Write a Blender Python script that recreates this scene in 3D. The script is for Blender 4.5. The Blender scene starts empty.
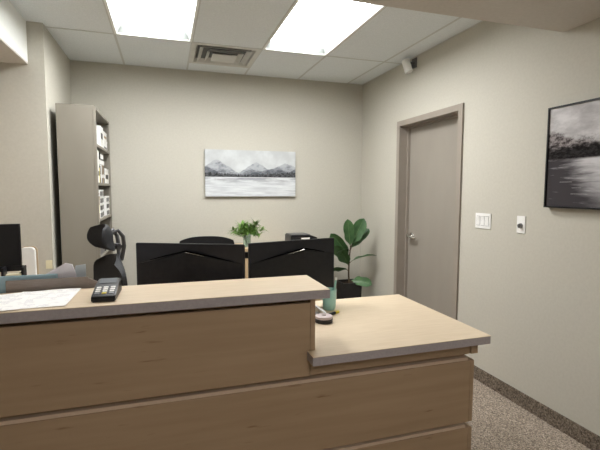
import bpy, bmesh, math, random
from mathutils import Vector, Matrix, Euler
random.seed(7)
S = bpy.context.scene
COL = S.collection
PI = math.pi

# ---------------------------------------------------------------- camera
EYE = 1.463
yaw, pitch, roll, foc = .3059, -.0819, .0027, .9851 * 433
fw = Vector((math.sin(yaw) * math.cos(pitch), math.cos(yaw) * math.cos(pitch), math.sin(pitch)))
r0 = Vector((math.cos(yaw), -math.sin(yaw), 0)); u0 = r0.cross(fw)
rt = math.cos(roll) * r0 + math.sin(roll) * u0
up = -math.sin(roll) * r0 + math.cos(roll) * u0
cam = bpy.data.cameras.new('camera'); cam_o = bpy.data.objects.new('camera', cam); COL.objects.link(cam_o)
cam.sensor_fit = 'HORIZONTAL'; cam.sensor_width = 36; cam.lens = foc / 600 * 36
cam.clip_start = .05
cam_o.matrix_world = Matrix(((rt.x, up.x, -fw.x, 0), (rt.y, up.y, -fw.y, 0), (rt.z, up.z, -fw.z, EYE), (0, 0, 0, 1)))
S.camera = cam_o

# ---------------------------------------------------------------- world, exposure
w = bpy.data.worlds.new('world'); S.world = w; w.use_nodes = True
w.node_tree.nodes['Background'].inputs[0].default_value = (.8, .85, 1, 1)
w.node_tree.nodes['Background'].inputs[1].default_value = .3
S.view_settings.view_transform = 'Standard'; S.view_settings.look = 'None'
S.view_settings.gamma = 1; S.view_settings.use_curve_mapping = False
S.view_settings.exposure = 1.74
LAMP = 8.1          # troffers over the office
LOBBY_FILL = 5.6         # unseen fill light added over the waiting side
SIDE = 3.2          # troffer in the alcove

# ---------------------------------------------------------------- materials
def new_mat(name, col, rough=.6, metal=0, spec=.4):
    m = bpy.data.materials.new(name); m.use_nodes = True
    b = m.node_tree.nodes['Principled BSDF']
    b.inputs['Base Color'].default_value = (*col, 1); b.inputs['Roughness'].default_value = rough
    b.inputs['Metallic'].default_value = metal; b.inputs['Specular IOR Level'].default_value = spec
    return m
def N(m, t, **k):
    n = m.node_tree.nodes.new(t)
    for a, v in k.items(): setattr(n, a, v)
    return n
def L(m, a, b): m.node_tree.links.new(a, b)
def BS(m): return m.node_tree.nodes['Principled BSDF']
def noisy(name, c1, c2, scale=(20, 20, 20), rough=.6, bump=0, detail=4, lo=.35, hi=.65, spec=.4, bscale=1, metal=0):
    """colour varying between c1 and c2 with a stretched noise, plus a fine bump"""
    m = new_mat(name, c1, rough, metal, spec)
    tc = N(m, 'ShaderNodeTexCoord'); mp = N(m, 'ShaderNodeMapping'); mp.inputs['Scale'].default_value = scale
    L(m, tc.outputs['Object'], mp.inputs['Vector'])
    nz = N(m, 'ShaderNodeTexNoise'); nz.inputs['Scale'].default_value = 1; nz.inputs['Detail'].default_value = detail
    L(m, mp.outputs[0], nz.inputs['Vector'])
    rp = N(m, 'ShaderNodeValToRGB'); rp.color_ramp.elements[0].position = lo; rp.color_ramp.elements[1].position = hi
    rp.color_ramp.elements[0].color = (*c1, 1); rp.color_ramp.elements[1].color = (*c2, 1)
    L(m, nz.outputs['Fac'], rp.inputs[0]); L(m, rp.outputs[0], BS(m).inputs['Base Color'])
    if bump:
        bp = N(m, 'ShaderNodeBump'); bp.inputs['Strength'].default_value = bump; bp.inputs['Distance'].default_value = .004 * bscale
        L(m, nz.outputs['Fac'], bp.inputs['Height']); L(m, bp.outputs[0], BS(m).inputs['Normal'])
    return m

M = {}
M['wall'] = noisy('wall_paint', (.525, .505, .44), (.55, .53, .463), (60, 60, 60), .75, .02, spec=.25)
M['soffit'] = noisy('bulkhead_paint', (.86, .88, .85), (.88, .90, .87), (50, 50, 50), .8, .05, spec=.2)
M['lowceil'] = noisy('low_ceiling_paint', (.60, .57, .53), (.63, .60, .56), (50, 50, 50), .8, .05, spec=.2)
M['tile'] = noisy('ceiling_tile', (.74, .785, .81), (.82, .865, .89), (140, 140, 140), .9, .3, detail=6, spec=.1)
M['tbar'] = new_mat('ceiling_bar', (.60, .62, .61), .6)
M['white_enamel'] = new_mat('white_enamel', (.82, .84, .82), .35)
M['vent_white'] = noisy('vent_enamel', (.60, .60, .57), (.66, .66, .63), (9, 9, 9), .5)
M['vent_dark'] = new_mat('vent_throat', (.2, .2, .2), .8)
M['frame'] = noisy('door_frame_paint', (.30, .265, .225), (.32, .28, .24), (8, 8, 8), .42, .02)
M['door'] = noisy('door_paint', (.292, .265, .228), (.31, .282, .243), (5, 5, 2), .5, .0)
M['reflector'] = new_mat('light_reflector', (.25, .27, .26), .5)
M['chrome'] = new_mat('brushed_steel', (.75, .74, .71), .22, 1)
M['plastic_white'] = noisy('white_plastic', (.84, .84, .82), (.88, .88, .86), (15, 15, 15), .4)
M['grey_plastic'] = new_mat('grey_plastic', (.11, .11, .115), .35)
M['laminate'] = noisy('maple_laminate_top', (.615, .50, .355), (.665, .55, .405), (7, 60, 20), .38, .03, detail=5, spec=.45)
M['edge'] = noisy('grey_edge_band', (.36, .325, .335), (.40, .365, .375), (90, 90, 90), .55)
M['cab_wood'] = noisy('cabinet_wood', (.50, .37, .22), (.58, .44, .27), (12, 12, 2), .5, .02)
M['black'] = noisy('black_plastic', (.006, .0065, .009), (.010, .0105, .013), (40, 40, 40), .38)
M['black_gloss'] = noisy('black_gloss', (.007, .008, .013), (.011, .012, .019), (20, 20, 20), .3, spec=.5)
M['black_matte'] = noisy('black_fabric', (.014, .014, .015), (.03, .03, .032), (220, 220, 220), .85, .3)
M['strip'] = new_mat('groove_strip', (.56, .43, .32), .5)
M['slot_shade'] = new_mat('slot_shade_black', (.0015, .0015, .002), .9, spec=.05)
M['mesh_dark'] = noisy('chair_mesh', (.010, .011, .013), (.028, .029, .033), (300, 300, 300), .7, .3)
M['grey_metal'] = new_mat('grey_metal', (.25, .25, .26), .3, .9)
M['bookcase'] = noisy('bookcase_greige', (.265, .245, .205), (.28, .26, .218), (5, 5, 2), .5, .02)
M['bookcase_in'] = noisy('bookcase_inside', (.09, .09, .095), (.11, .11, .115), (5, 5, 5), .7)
M['taupe'] = noisy('taupe_plastic', (.27, .225, .20), (.31, .265, .235), (30, 30, 200), .6, .05)
M['blue'] = noisy('blue_folder', (.33, .49, .57), (.38, .54, .62), (8, 8, 60), .6)
M['teal'] = noisy('teal_tumbler', (.36, .66, .60), (.44, .74, .68), (20, 20, 5), .25)
M['yellow'] = new_mat('yellow_plastic', (.8, .66, .08), .45)
M['cream'] = new_mat('cream_paper', (.82, .77, .55), .8)
M['tan'] = noisy('tan_card', (.42, .33, .22), (.46, .36, .25), (30, 30, 30), .8)
M['pot'] = noisy('black_planter', (.012, .012, .012), (.02, .02, .02), (14, 14, 14), .45)
M['soil'] = noisy('potting_soil', (.02, .013, .008), (.06, .04, .025), (90, 90, 90), 1, .8)
M['stem'] = noisy('woody_stem', (.05, .035, .02), (.10, .07, .04), (60, 60, 10), .8, .3)
M['pebble'] = new_mat('tape_core', (.55, .47, .46), .7)

def wood():
    m = noisy('maple_panel', (.345, .24, .148), (.405, .29, .185), (1.6, 8, 26), .46, .03, detail=8, lo=.3, hi=.7, spec=.35)
    # sparse darker figure flecks of maple
    nt = m.node_tree; tc = N(m, 'ShaderNodeTexCoord'); mp = N(m, 'ShaderNodeMapping'); mp.inputs['Scale'].default_value = (7, 7, 45)
    L(m, tc.outputs['Object'], mp.inputs['Vector'])
    nz = N(m, 'ShaderNodeTexNoise'); nz.inputs['Scale'].default_value = 1; nz.inputs['Detail'].default_value = 2
    L(m, mp.outputs[0], nz.inputs['Vector'])
    rp = N(m, 'ShaderNodeValToRGB'); rp.color_ramp.elements[0].position = .66; rp.color_ramp.elements[1].position = .8
    rp.color_ramp.elements[0].color = (1, 1, 1, 1); rp.color_ramp.elements[1].color = (.6, .5, .42, 1)
    L(m, nz.outputs['Fac'], rp.inputs[0])
    mx = N(m, 'ShaderNodeMix', data_type='RGBA', blend_type='MULTIPLY'); mx.inputs[0].default_value = 1
    old = BS(m).inputs['Base Color'].links[0].from_socket
    L(m, old, mx.inputs[6]); L(m, rp.outputs[0], mx.inputs[7]); L(m, mx.outputs[2], BS(m).inputs['Base Color'])
    return m
M['maple'] = wood()

def carpet(name, dark, light):
    m = noisy(name, dark, light, (110, 110, 110), .95, .7, detail=6, lo=.38, hi=.62, spec=.05, bscale=1.2)
    tc = N(m, 'ShaderNodeTexCoord'); v = N(m, 'ShaderNodeTexVoronoi'); v.inputs['Scale'].default_value = 130
    L(m, tc.outputs['Object'], v.inputs['Vector'])
    mx = N(m, 'ShaderNodeMix', data_type='RGBA', blend_type='OVERLAY'); mx.inputs[0].default_value = .55
    old = BS(m).inputs['Base Color'].links[0].from_socket
    hs = N(m, 'ShaderNodeRGBToBW'); L(m, v.outputs['Color'], hs.inputs[0])
    L(m, old, mx.inputs[6]); L(m, hs.outputs[0], mx.inputs[7]); L(m, mx.outputs[2], BS(m).inputs['Base Color'])
    return m
M['carpet'] = carpet('speckled_carpet', (.22, .175, .138), (.44, .375, .31))
M['carpet_base'] = carpet('carpet_base_strip', (.12, .095, .072), (.23, .19, .152))

def leaf_mat(name, a, b):
    m = noisy(name, a, b, (14, 14, 14), .42, .1, spec=.5)
    BS(m).inputs['Subsurface Weight'].default_value = .0
    return m
M['fig'] = leaf_mat('fig_leaf', (.032, .088, .03), (.065, .15, .052))
M['grassy'] = leaf_mat('strap_leaf', (.07, .16, .03), (.19, .33, .07))
M['vein'] = new_mat('leaf_vein', (.14, .22, .09), .5)

def glass():
    m = new_mat('pale_green_glass', (.75, .9, .86), .08)
    BS(m).inputs['Transmission Weight'].default_value = .85; BS(m).inputs['IOR'].default_value = 1.3
    return m
M['glass'] = glass()

def emis(name, s, col=(1, 1, .97)):
    m = new_mat(name, (.9, .9, .9), .5)
    BS(m).inputs['Emission Color'].default_value = (*col, 1); BS(m).inputs['Emission Strength'].default_value = s
    return m
M['lamp'] = emis('lamp_diffuser', LAMP, (1, 1, .99)); M['lamp_fill'] = emis('lamp_diffuser_fill', LOBBY_FILL, (1, .97, .93))
M['lamp_side'] = emis('lamp_diffuser_side', SIDE, (1, .90, .82))

def printed(name, base=(.86, .86, .85), ink=(.58, .59, .63), k=1):
    """paper with faint rows of print"""
    m = new_mat(name, base, .8)
    tc = N(m, 'ShaderNodeTexCoord')
    sp = N(m, 'ShaderNodeSeparateXYZ'); L(m, tc.outputs['Generated'], sp.inputs[0])
    w1 = N(m, 'ShaderNodeMath', operation='MULTIPLY'); L(m, sp.outputs['Y'], w1.inputs[0]); w1.inputs[1].default_value = 46
    w2 = N(m, 'ShaderNodeMath', operation='FRACT'); L(m, w1.outputs[0], w2.inputs[0])
    w3 = N(m, 'ShaderNodeMath', operation='GREATER_THAN'); L(m, w2.outputs[0], w3.inputs[0]); w3.inputs[1].default_value = .6
    mp = N(m, 'ShaderNodeMapping'); mp.inputs['Scale'].default_value = (5 * k, 9, 1); L(m, tc.outputs['Generated'], mp.inputs[0])
    nz = N(m, 'ShaderNodeTexNoise'); nz.inputs['Scale'].default_value = 1; nz.inputs['Detail'].default_value = 3; L(m, mp.outputs[0], nz.inputs['Vector'])
    g = N(m, 'ShaderNodeMath', operation='GREATER_THAN'); L(m, nz.outputs['Fac'], g.inputs[0]); g.inputs[1].default_value = .5
    mu = N(m, 'ShaderNodeMath', operation='MULTIPLY'); L(m, w3.outputs[0], mu.inputs[0]); L(m, g.outputs[0], mu.inputs[1])
    mx = N(m, 'ShaderNodeMix', data_type='RGBA'); L(m, mu.outputs[0], mx.inputs[0])
    mx.inputs[6].default_value = (*base, 1); mx.inputs[7].default_value = (*ink, 1)
    L(m, mx.outputs[2], BS(m).inputs['Base Color'])
    return m
M['print'] = printed('printed_paper'); M['paper'] = noisy('plain_paper', (.84, .84, .84), (.88, .88, .88), (20, 20, 20), .8)
M['paper_lilac'] = noisy('lilac_paper', (.72, .70, .76), (.76, .74, .80), (20, 20, 20), .8)

# ---------------------------------------------------------------- mesh helpers
def bx(bm, x0, y0, z0, x1, y1, z1, bev=0):
    vs = [bm.verts.new(p) for p in ((x0, y0, z0), (x1, y0, z0), (x1, y1, z0), (x0, y1, z0), (x0, y0, z1), (x1, y0, z1), (x1, y1, z1), (x0, y1, z1))]
    fs = [bm.faces.new([vs[i] for i in f]) for f in ((0, 3, 2, 1), (4, 5, 6, 7), (0, 1, 5, 4), (1, 2, 6, 5), (2, 3, 7, 6), (3, 0, 4, 7))]
    if bev:
        es = list({e for f in fs for e in f.edges})
        bmesh.ops.bevel(bm, geom=es, offset=bev, segments=2, affect='EDGES', clamp_overlap=True)
def tube(bm, pts, rad, n=10, cap=True):
    pts = [Vector(p) for p in pts]; rad = rad if isinstance(rad, (list, tuple)) else [rad] * len(pts)
    rings = []; prev = None
    for i, p in enumerate(pts):
        t = (pts[min(i + 1, len(pts) - 1)] - pts[max(i - 1, 0)]).normalized()
        a = prev if prev is not None else (Vector((0, 0, 1)) if abs(t.z) < .9 else Vector((1, 0, 0)))
        a = (a - t * a.dot(t)).normalized(); b = t.cross(a); prev = a
        rings.append([bm.verts.new(p + rad[i] * (math.cos(2 * PI * k / n) * a + math.sin(2 * PI * k / n) * b)) for k in range(n)])
    for A, B in zip(rings, rings[1:]):
        for k in range(n): bm.faces.new((A[k], A[(k + 1) % n], B[(k + 1) % n], B[k]))
    if cap: bm.faces.new(rings[0][::-1]); bm.faces.new(rings[-1])
def lathe(bm, prof, c=(0, 0, 0), n=32, cap=True):
    rings = [[bm.verts.new((c[0] + r * math.cos(2 * PI * k / n), c[1] + r * math.sin(2 * PI * k / n), c[2] + z)) for k in range(n)] for r, z in prof]
    for A, B in zip(rings, rings[1:]):
        for k in range(n): bm.faces.new((A[k], A[(k + 1) % n], B[(k + 1) % n], B[k]))
    if cap: bm.faces.new(rings[0][::-1]); bm.faces.new(rings[-1])
def prism(bm, poly, a, b, axis='Z', bev=0):
    """poly of 2-D points, extruded from a to b along the axis"""
    def P(u, v, t): return {'Z': (u, v, t), 'Y': (u, t, v), 'X': (t, u, v)}[axis]
    A = [bm.verts.new(P(u, v, a)) for u, v in poly]; B = [bm.verts.new(P(u, v, b)) for u, v in poly]
    fs = [bm.faces.new(A[::-1]), bm.faces.new(B)]
    for i in range(len(poly)): fs.append(bm.faces.new((A[i], A[(i + 1) % len(poly)], B[(i + 1) % len(poly)], B[i])))
    if bev: bmesh.ops.bevel(bm, geom=list({e for f in fs for e in f.edges}), offset=bev, segments=2, affect='EDGES', clamp_overlap=True)
def obj(name, bm, m, parent=None, smooth=False, T=None):
    bmesh.ops.recalc_face_normals(bm, faces=bm.faces)
    if T is not None: bmesh.ops.transform(bm, matrix=T, verts=bm.verts)
    me = bpy.data.meshes.new(name); bm.to_mesh(me); bm.free()
    me.materials.append(M[m] if isinstance(m, str) else m)
    if smooth:
        for p in me.polygons: p.use_smooth = True
        try: me.set_sharp_from_angle(angle=math.radians(38))
        except Exception: pass
    o = bpy.data.objects.new(name, me); COL.objects.link(o); o.parent = parent
    return o
def B(): return bmesh.new()
def box(name, a, b, m, parent=None, bev=0):
    bm = B(); bx(bm, *a, *b, bev); return obj(name, bm, m, parent, smooth=bev > 0)
def tag(o, label, cat, group=None, kind=None):
    o['label'] = label; o['category'] = cat
    if group: o['group'] = group
    if kind: o['kind'] = kind
    return o
def thing(name, label, cat, loc=(0, 0, 0), rz=0, group=None):
    o = bpy.data.objects.new(name, None); COL.objects.link(o); o.empty_display_size = .1
    o.location = loc; o.rotation_euler = (0, 0, rz); return tag(o, label, cat, group)
def struct(o, label=None):
    o['kind'] = 'structure'
    if label: o['label'] = label
    return o

# ---------------------------------------------------------------- dimensions
RW, BY, CZ, LZ = 2.2815, 4.748, 2.718, 2.403      # right wall x, back wall y, tile ceiling, dropped ceiling
PX, PY = -.855, 3.774                             # corner of the wall that steps forward at the left
SX, SY = -.965, 2.034                             # edges of the two dropped ceilings
LX, FY = -2.9, -2.6
DY0, DY1, DZ = 2.899, 3.906, 2.155                # door frame, outside
OY0, OY1, OZ = 2.952, 3.853, 2.103                # door opening

# ---------------------------------------------------------------- setting
def rects(bm, us, vs, skip, f, sol):
    for i in range(len(us) - 1):
        for j in range(len(vs) - 1):
            c = ((us[i] + us[i + 1]) / 2, (vs[j] + vs[j + 1]) / 2)
            if any(s[0] < c[0] < s[1] and s[2] < c[1] < s[3] for s in skip): continue
            q = [bm.verts.new(f(*p)) for p in ((us[i], vs[j]), (us[i + 1], vs[j]), (us[i + 1], vs[j + 1]), (us[i], vs[j + 1]))]
            bm.faces.new(q)
    bmesh.ops.remove_doubles(bm, verts=bm.verts, dist=1e-5)
    bmesh.ops.recalc_face_normals(bm, faces=bm.faces)
struct(box('floor', (LX, FY, -.05), (RW + .3, BY + .12, 0), 'carpet'), 'speckled brown carpet floor')
struct(box('wall_back', (PX, BY, 0), (RW + .12, BY + .12, CZ + .25), 'wall'))
struct(box('wall_left', (LX - .12, FY, 0), (LX, PY, CZ + .25), 'wall'))
struct(box('wall_left_return', (LX, PY, 0), (PX, BY + .12, CZ + .25), 'wall'))
struct(box('wall_front', (LX - .12, FY - .12, 0), (RW + .12, FY, CZ + .25), 'wall'))
bm = B()
bx(bm, RW, FY, 0, RW + .17, OY0 - .004, CZ + .25); bx(bm, RW, OY1 + .004, 0, RW + .17, BY, CZ + .25); bx(bm, RW, OY0 - .004, OZ + .004, RW + .17, OY1 + .004, CZ + .25)
struct(obj('wall_right', bm, 'wall'))
struct(box('trim_1', (LX, FY, LZ), (RW, SY, CZ + .2), 'lowceil'), 'dropped grey ceiling over the near side of the counter')
struct(box('trim_4', (LX, SY, LZ), (SX, PY, LZ + .012), 'lowceil'), 'underside of the alcove bulkhead, shade put into its grey')  # added plate, coloured darker to carry the shade under the bulkhead
struct(box('trim_2', (LX, SY, LZ + .0121), (SX, PY, CZ + .2), 'soffit'), 'pale dropped bulkhead over the alcove at the left')

GX = [2.0785 - .61 * k for k in range(6)]         # grid lines across
ROW, ROW2 = 3.854, 2.634
holes = [(GX[2], GX[1], ROW2, ROW), (GX[4], GX[3], ROW2, ROW), (GX[3], GX[2], ROW, 4.464)]
xs = sorted([SX, RW] + [g for g in GX if g > SX]); ys = [SY, ROW2, ROW, 4.464, BY]
bm = B(); rects(bm, xs, ys, holes, lambda x, y: (x, y, CZ), 0)
r = bmesh.ops.extrude_face_region(bm, geom=bm.faces[:])
bmesh.ops.translate(bm, verts=[v for v in r['geom'] if isinstance(v, bmesh.types.BMVert)], vec=(0, 0, .16))
ceil = struct(obj('ceiling', bm, 'tile'), 'suspended tile ceiling')
bm = B(); h = .009; zb = CZ - .0025
for g in GX[:5]: bx(bm, g - h, SY, zb, g + h, BY, CZ + .001)
for y in (ROW, ROW2): bx(bm, SX, y - h, zb, RW, y + h, CZ + .0008)
bx(bm, GX[3], 4.464 - h, zb, GX[2], 4.464 + h, CZ + .0008)
bx(bm, SX, BY - .012, zb, RW, BY, CZ + .0005); bx(bm, RW - .012, SY, zb, RW, BY, CZ + .0005)
struct(obj('ceiling_grid', bm, 'tbar', ceil))
# baseboards of the same carpet, darker
struct(box('baseboard_right', (RW - .012, FY, 0), (RW, DY0 - .001, .10), 'carpet_base', bev=.002), 'dark carpet baseboard strip')
struct(box('baseboard_back', (PX, BY - .012, 0), (RW, BY, .10), 'carpet_base', bev=.002))
struct(box('baseboard_corner', (RW - .012, DY1 + .001, 0), (RW, BY - .012, .10), 'carpet_base', bev=.002))

# door: metal frame with a stop, flush leaf set back, lever
bm = B()
fx = RW - .016; w_ = .052
prof_y = [(DY0, OY0), (OY1, DY1)]
for a, b in prof_y: bx(bm, fx, a, 0, RW + .002, b, DZ)
bx(bm, fx, OY0, OZ, RW + .002, OY1, DZ)
for a, b, s in ((OY0 - .003, OY0, 1), (OY1, OY1 + .003, -1)): bx(bm, RW, a, 0, RW + .17, b, OZ)
bx(bm, RW, OY0, OZ, RW + .17, OY1, OZ + .003)
bx(bm, RW + .075, OY1 - .016, 0, RW + .103, OY1, OZ); bx(bm, RW + .075, OY0, 0, RW + .103, OY0 + .016, OZ); bx(bm, RW + .075, OY0 + .016, OZ - .016, RW + .103, OY1 - .016, OZ)
dfr = struct(obj('door_frame', bm, 'frame'), 'taupe metal door frame')
door = struct(box('door_1', (RW + .104, OY0 + .002, .008), (RW + .148, OY1 - .002, OZ - .003), 'door'), 'closed flat taupe door in the right wall')
dfr.name = 'trim_3'
hd = B(); hy, hz, hx = 3.768, 1.0, RW + .104
T = Matrix.Translation((hx, hy, hz)) @ Matrix.Rotation(-PI / 2, 4, 'Y')
lathe(hd, [(.036, 0), (.036, .008), (.028, .014), (.012, .014), (.013, .038), (.020, .042), (.022, .054), (.012, .062)], n=24)
bmesh.ops.transform(hd, matrix=T, verts=hd.verts)
tube(hd, [(hx - .045, hy + .004, hz), (hx - .050, hy - .03, hz + .002), (hx - .048, hy - .08, hz - .004), (hx - .040, hy - .125, hz - .012)], [.018, .015, .014, .012])
o = obj('door_handle', hd, 'chrome', door, True); o['label'] = 'chrome lever handle'; 

# ---------------------------------------------------------------- ceiling fixtures
def troffer(x0, x1, y0, y1, z, m, label, depth=.07):
    t = thing('ceiling_light', label, 'light', ((x0 + x1) / 2, (y0 + y1) / 2, z), 0, 'recessed ceiling lights')
    hx_, hy_ = (x1 - x0) / 2 - .0015, (y1 - y0) / 2 - .0015
    bm = B(); rim = .018; ins = .040
    def ring(a, b, zz): return [bm.verts.new((sx * a, sy * b, zz)) for sx, sy in ((-1, -1), (1, -1), (1, 1), (-1, 1))]
    R = [ring(hx_, hy_, depth), ring(hx_, hy_, -.004), ring(hx_ - rim, hy_ - rim, -.004), ring(hx_ - rim - ins, hy_ - rim - ins, depth - .01)]
    for A, C in zip(R, R[1:]):
        for k in range(4): bm.faces.new((A[k], A[(k + 1) % 4], C[(k + 1) % 4], C[k]))
    obj('light_frame', bm, 'white_enamel', t)
    bm = B(); R = [ring(hx_ - rim - .001, hy_ - rim - .001, -.002), ring(hx_ - rim - ins - .001, hy_ - rim - ins - .001, depth - .012)]
    for k in range(4): bm.faces.new((R[0][k], R[0][(k + 1) % 4], R[1][(k + 1) % 4], R[1][k]))
    obj('reflector', bm, 'reflector', t)
    box('diffuser', (-(hx_ - rim - ins + .002), -(hy_ - rim - ins + .002), depth - .016), (hx_ - rim - ins + .002, hy_ - rim - ins + .002, depth - .008), m, t)
    box('housing', (-hx_, -hy_, depth), (hx_, hy_, depth + .05), 'white_enamel', t)
    return t
troffer(GX[2], GX[1], ROW2, ROW, CZ, 'lamp', 'bright recessed ceiling light nearer the door, right of the air vent')
troffer(GX[4], GX[3], ROW2, ROW, CZ, 'lamp', 'bright recessed ceiling light on the left, left of the air vent')
def surface_light(x, y, m, label):
    t = thing('surface_light', label, 'light', (x, y, LZ))
    box('light_body', (-.3, -.6, -.05), (.3, .6, 0), 'white_enamel', t, .004)
    box('diffuser', (-.27, -.57, -.058), (.27, .57, -.05), m, t, .003)
surface_light(.5, -.9, 'lamp_fill', 'unseen fill light added on the ceiling behind the viewer')
surface_light(-2.2, 2.5, 'lamp_side', 'warm ceiling light over the alcove desk left of the frame')

v = thing('air_vent', 'square white louvred air vent in the tile ceiling between the two lights', 'vent', ((GX[2] + GX[3]) / 2, (ROW + 4.464) / 2, CZ))
def frustum(bm, a0, z0, a1, z1, th=.003):
    R = []
    for a, z in ((a0, z0), (a1, z1), (a1 - th, z1 + .002), (a0 - th, z0 + .004)):
        R.append([bm.verts.new((sx * a, sy * a, z)) for sx, sy in ((-1, -1), (1, -1), (1, 1), (-1, 1))])
    for i in range(4):
        A, C = R[i], R[(i + 1) % 4]
        for k in range(4): bm.faces.new((A[k], A[(k + 1) % 4], C[(k + 1) % 4], C[k]))
bm = B(); frustum(bm, .3035, -.004, .262, -.004, .001); frustum(bm, .262, -.003, .245, .03); obj('vent_frame', bm, 'vent_white', v)
for a, zz in ((.232, -.012), (.165, -.020)):
    bm = B(); frustum(bm, a, zz, a - .034, zz + .030, .003); obj('louvre', bm, 'vent_white', v)
box('vent_plate', (-.112, -.112, -.026), (.112, .112, -.021), 'vent_white', v, .001)
box('throat', (-.30, -.30, .036), (.30, .30, .046), 'vent_dark', v)

# ---------------------------------------------------------------- wall things
c = thing('security_camera', 'small white cylindrical camera mounted where the right wall meets the ceiling', 'camera', (RW, 3.63, 2.66))
bm = B(); bx(bm, -.012, -.04, -.045, 0, .04, .045, .003); tube(bm, [(-.01, 0, 0), (-.045, 0, .0), (-.06, 0, -.02)], .013); obj('bracket', bm, 'grey_plastic', c, True)
bm = B(); d = Vector((.22, -.20, -.95)).normalized(); p0 = Vector((-.090, .02, .028)); 
tube(bm, [p0, p0 + d * .006, p0 + d * .118, p0 + d * .122], [.032, .037, .037, .032], 28); obj('camera_body', bm, 'plastic_white', c, True)

def plate(y, z, wy, hz):
    bm = B(); bx(bm, RW - .006, y - wy / 2, z - hz / 2, RW, y + wy / 2, z + hz / 2, .002); return bm
s = thing('light_switch', 'white three-gang light switch plate nearest the door', 'switch', (0, 0, 0))
s.location = (RW, 2.64, 1.235)
def loc(bm, o): bmesh.ops.translate(bm, verts=bm.verts, vec=(-o.location.x, -o.location.y, -o.location.z)); return bm
obj('wall_plate', loc(plate(2.64, 1.235, .163, .115), s), 'plastic_white', s, True)
for k in (-1, 0, 1):
    bm = B(); y = k * .046
    prism(bm, [(-.006, -.034), (-.009, -.034), (-.0075, 0), (-.0115, .034), (-.006, .034)], y - .0165, y + .0165, 'Y')
    obj('rocker', bm, 'plastic_white', s)
    tb = B(); bx(tb, -.0066, y - .0185, -.036, -.006, y + .0185, .036); obj('rocker_gap', tb, 'grey_plastic', s)
s = thing('volume_dial', 'white wall plate with a grey round knob, right of the light switches', 'dial', (RW, 2.278, 1.235))
obj('wall_plate', loc(plate(2.278, 1.235, .073, .117), s), 'plastic_white', s, True)
bm = B(); lathe(bm, [(.018, 0), (.016, .012), (.013, .018), (.004, .019)], n=24)
obj('knob', bm, 'grey_metal', s, True, Matrix.Translation((-.006, 0, -.008)) @ Matrix.Rotation(-PI / 2, 4, 'Y'))

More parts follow.
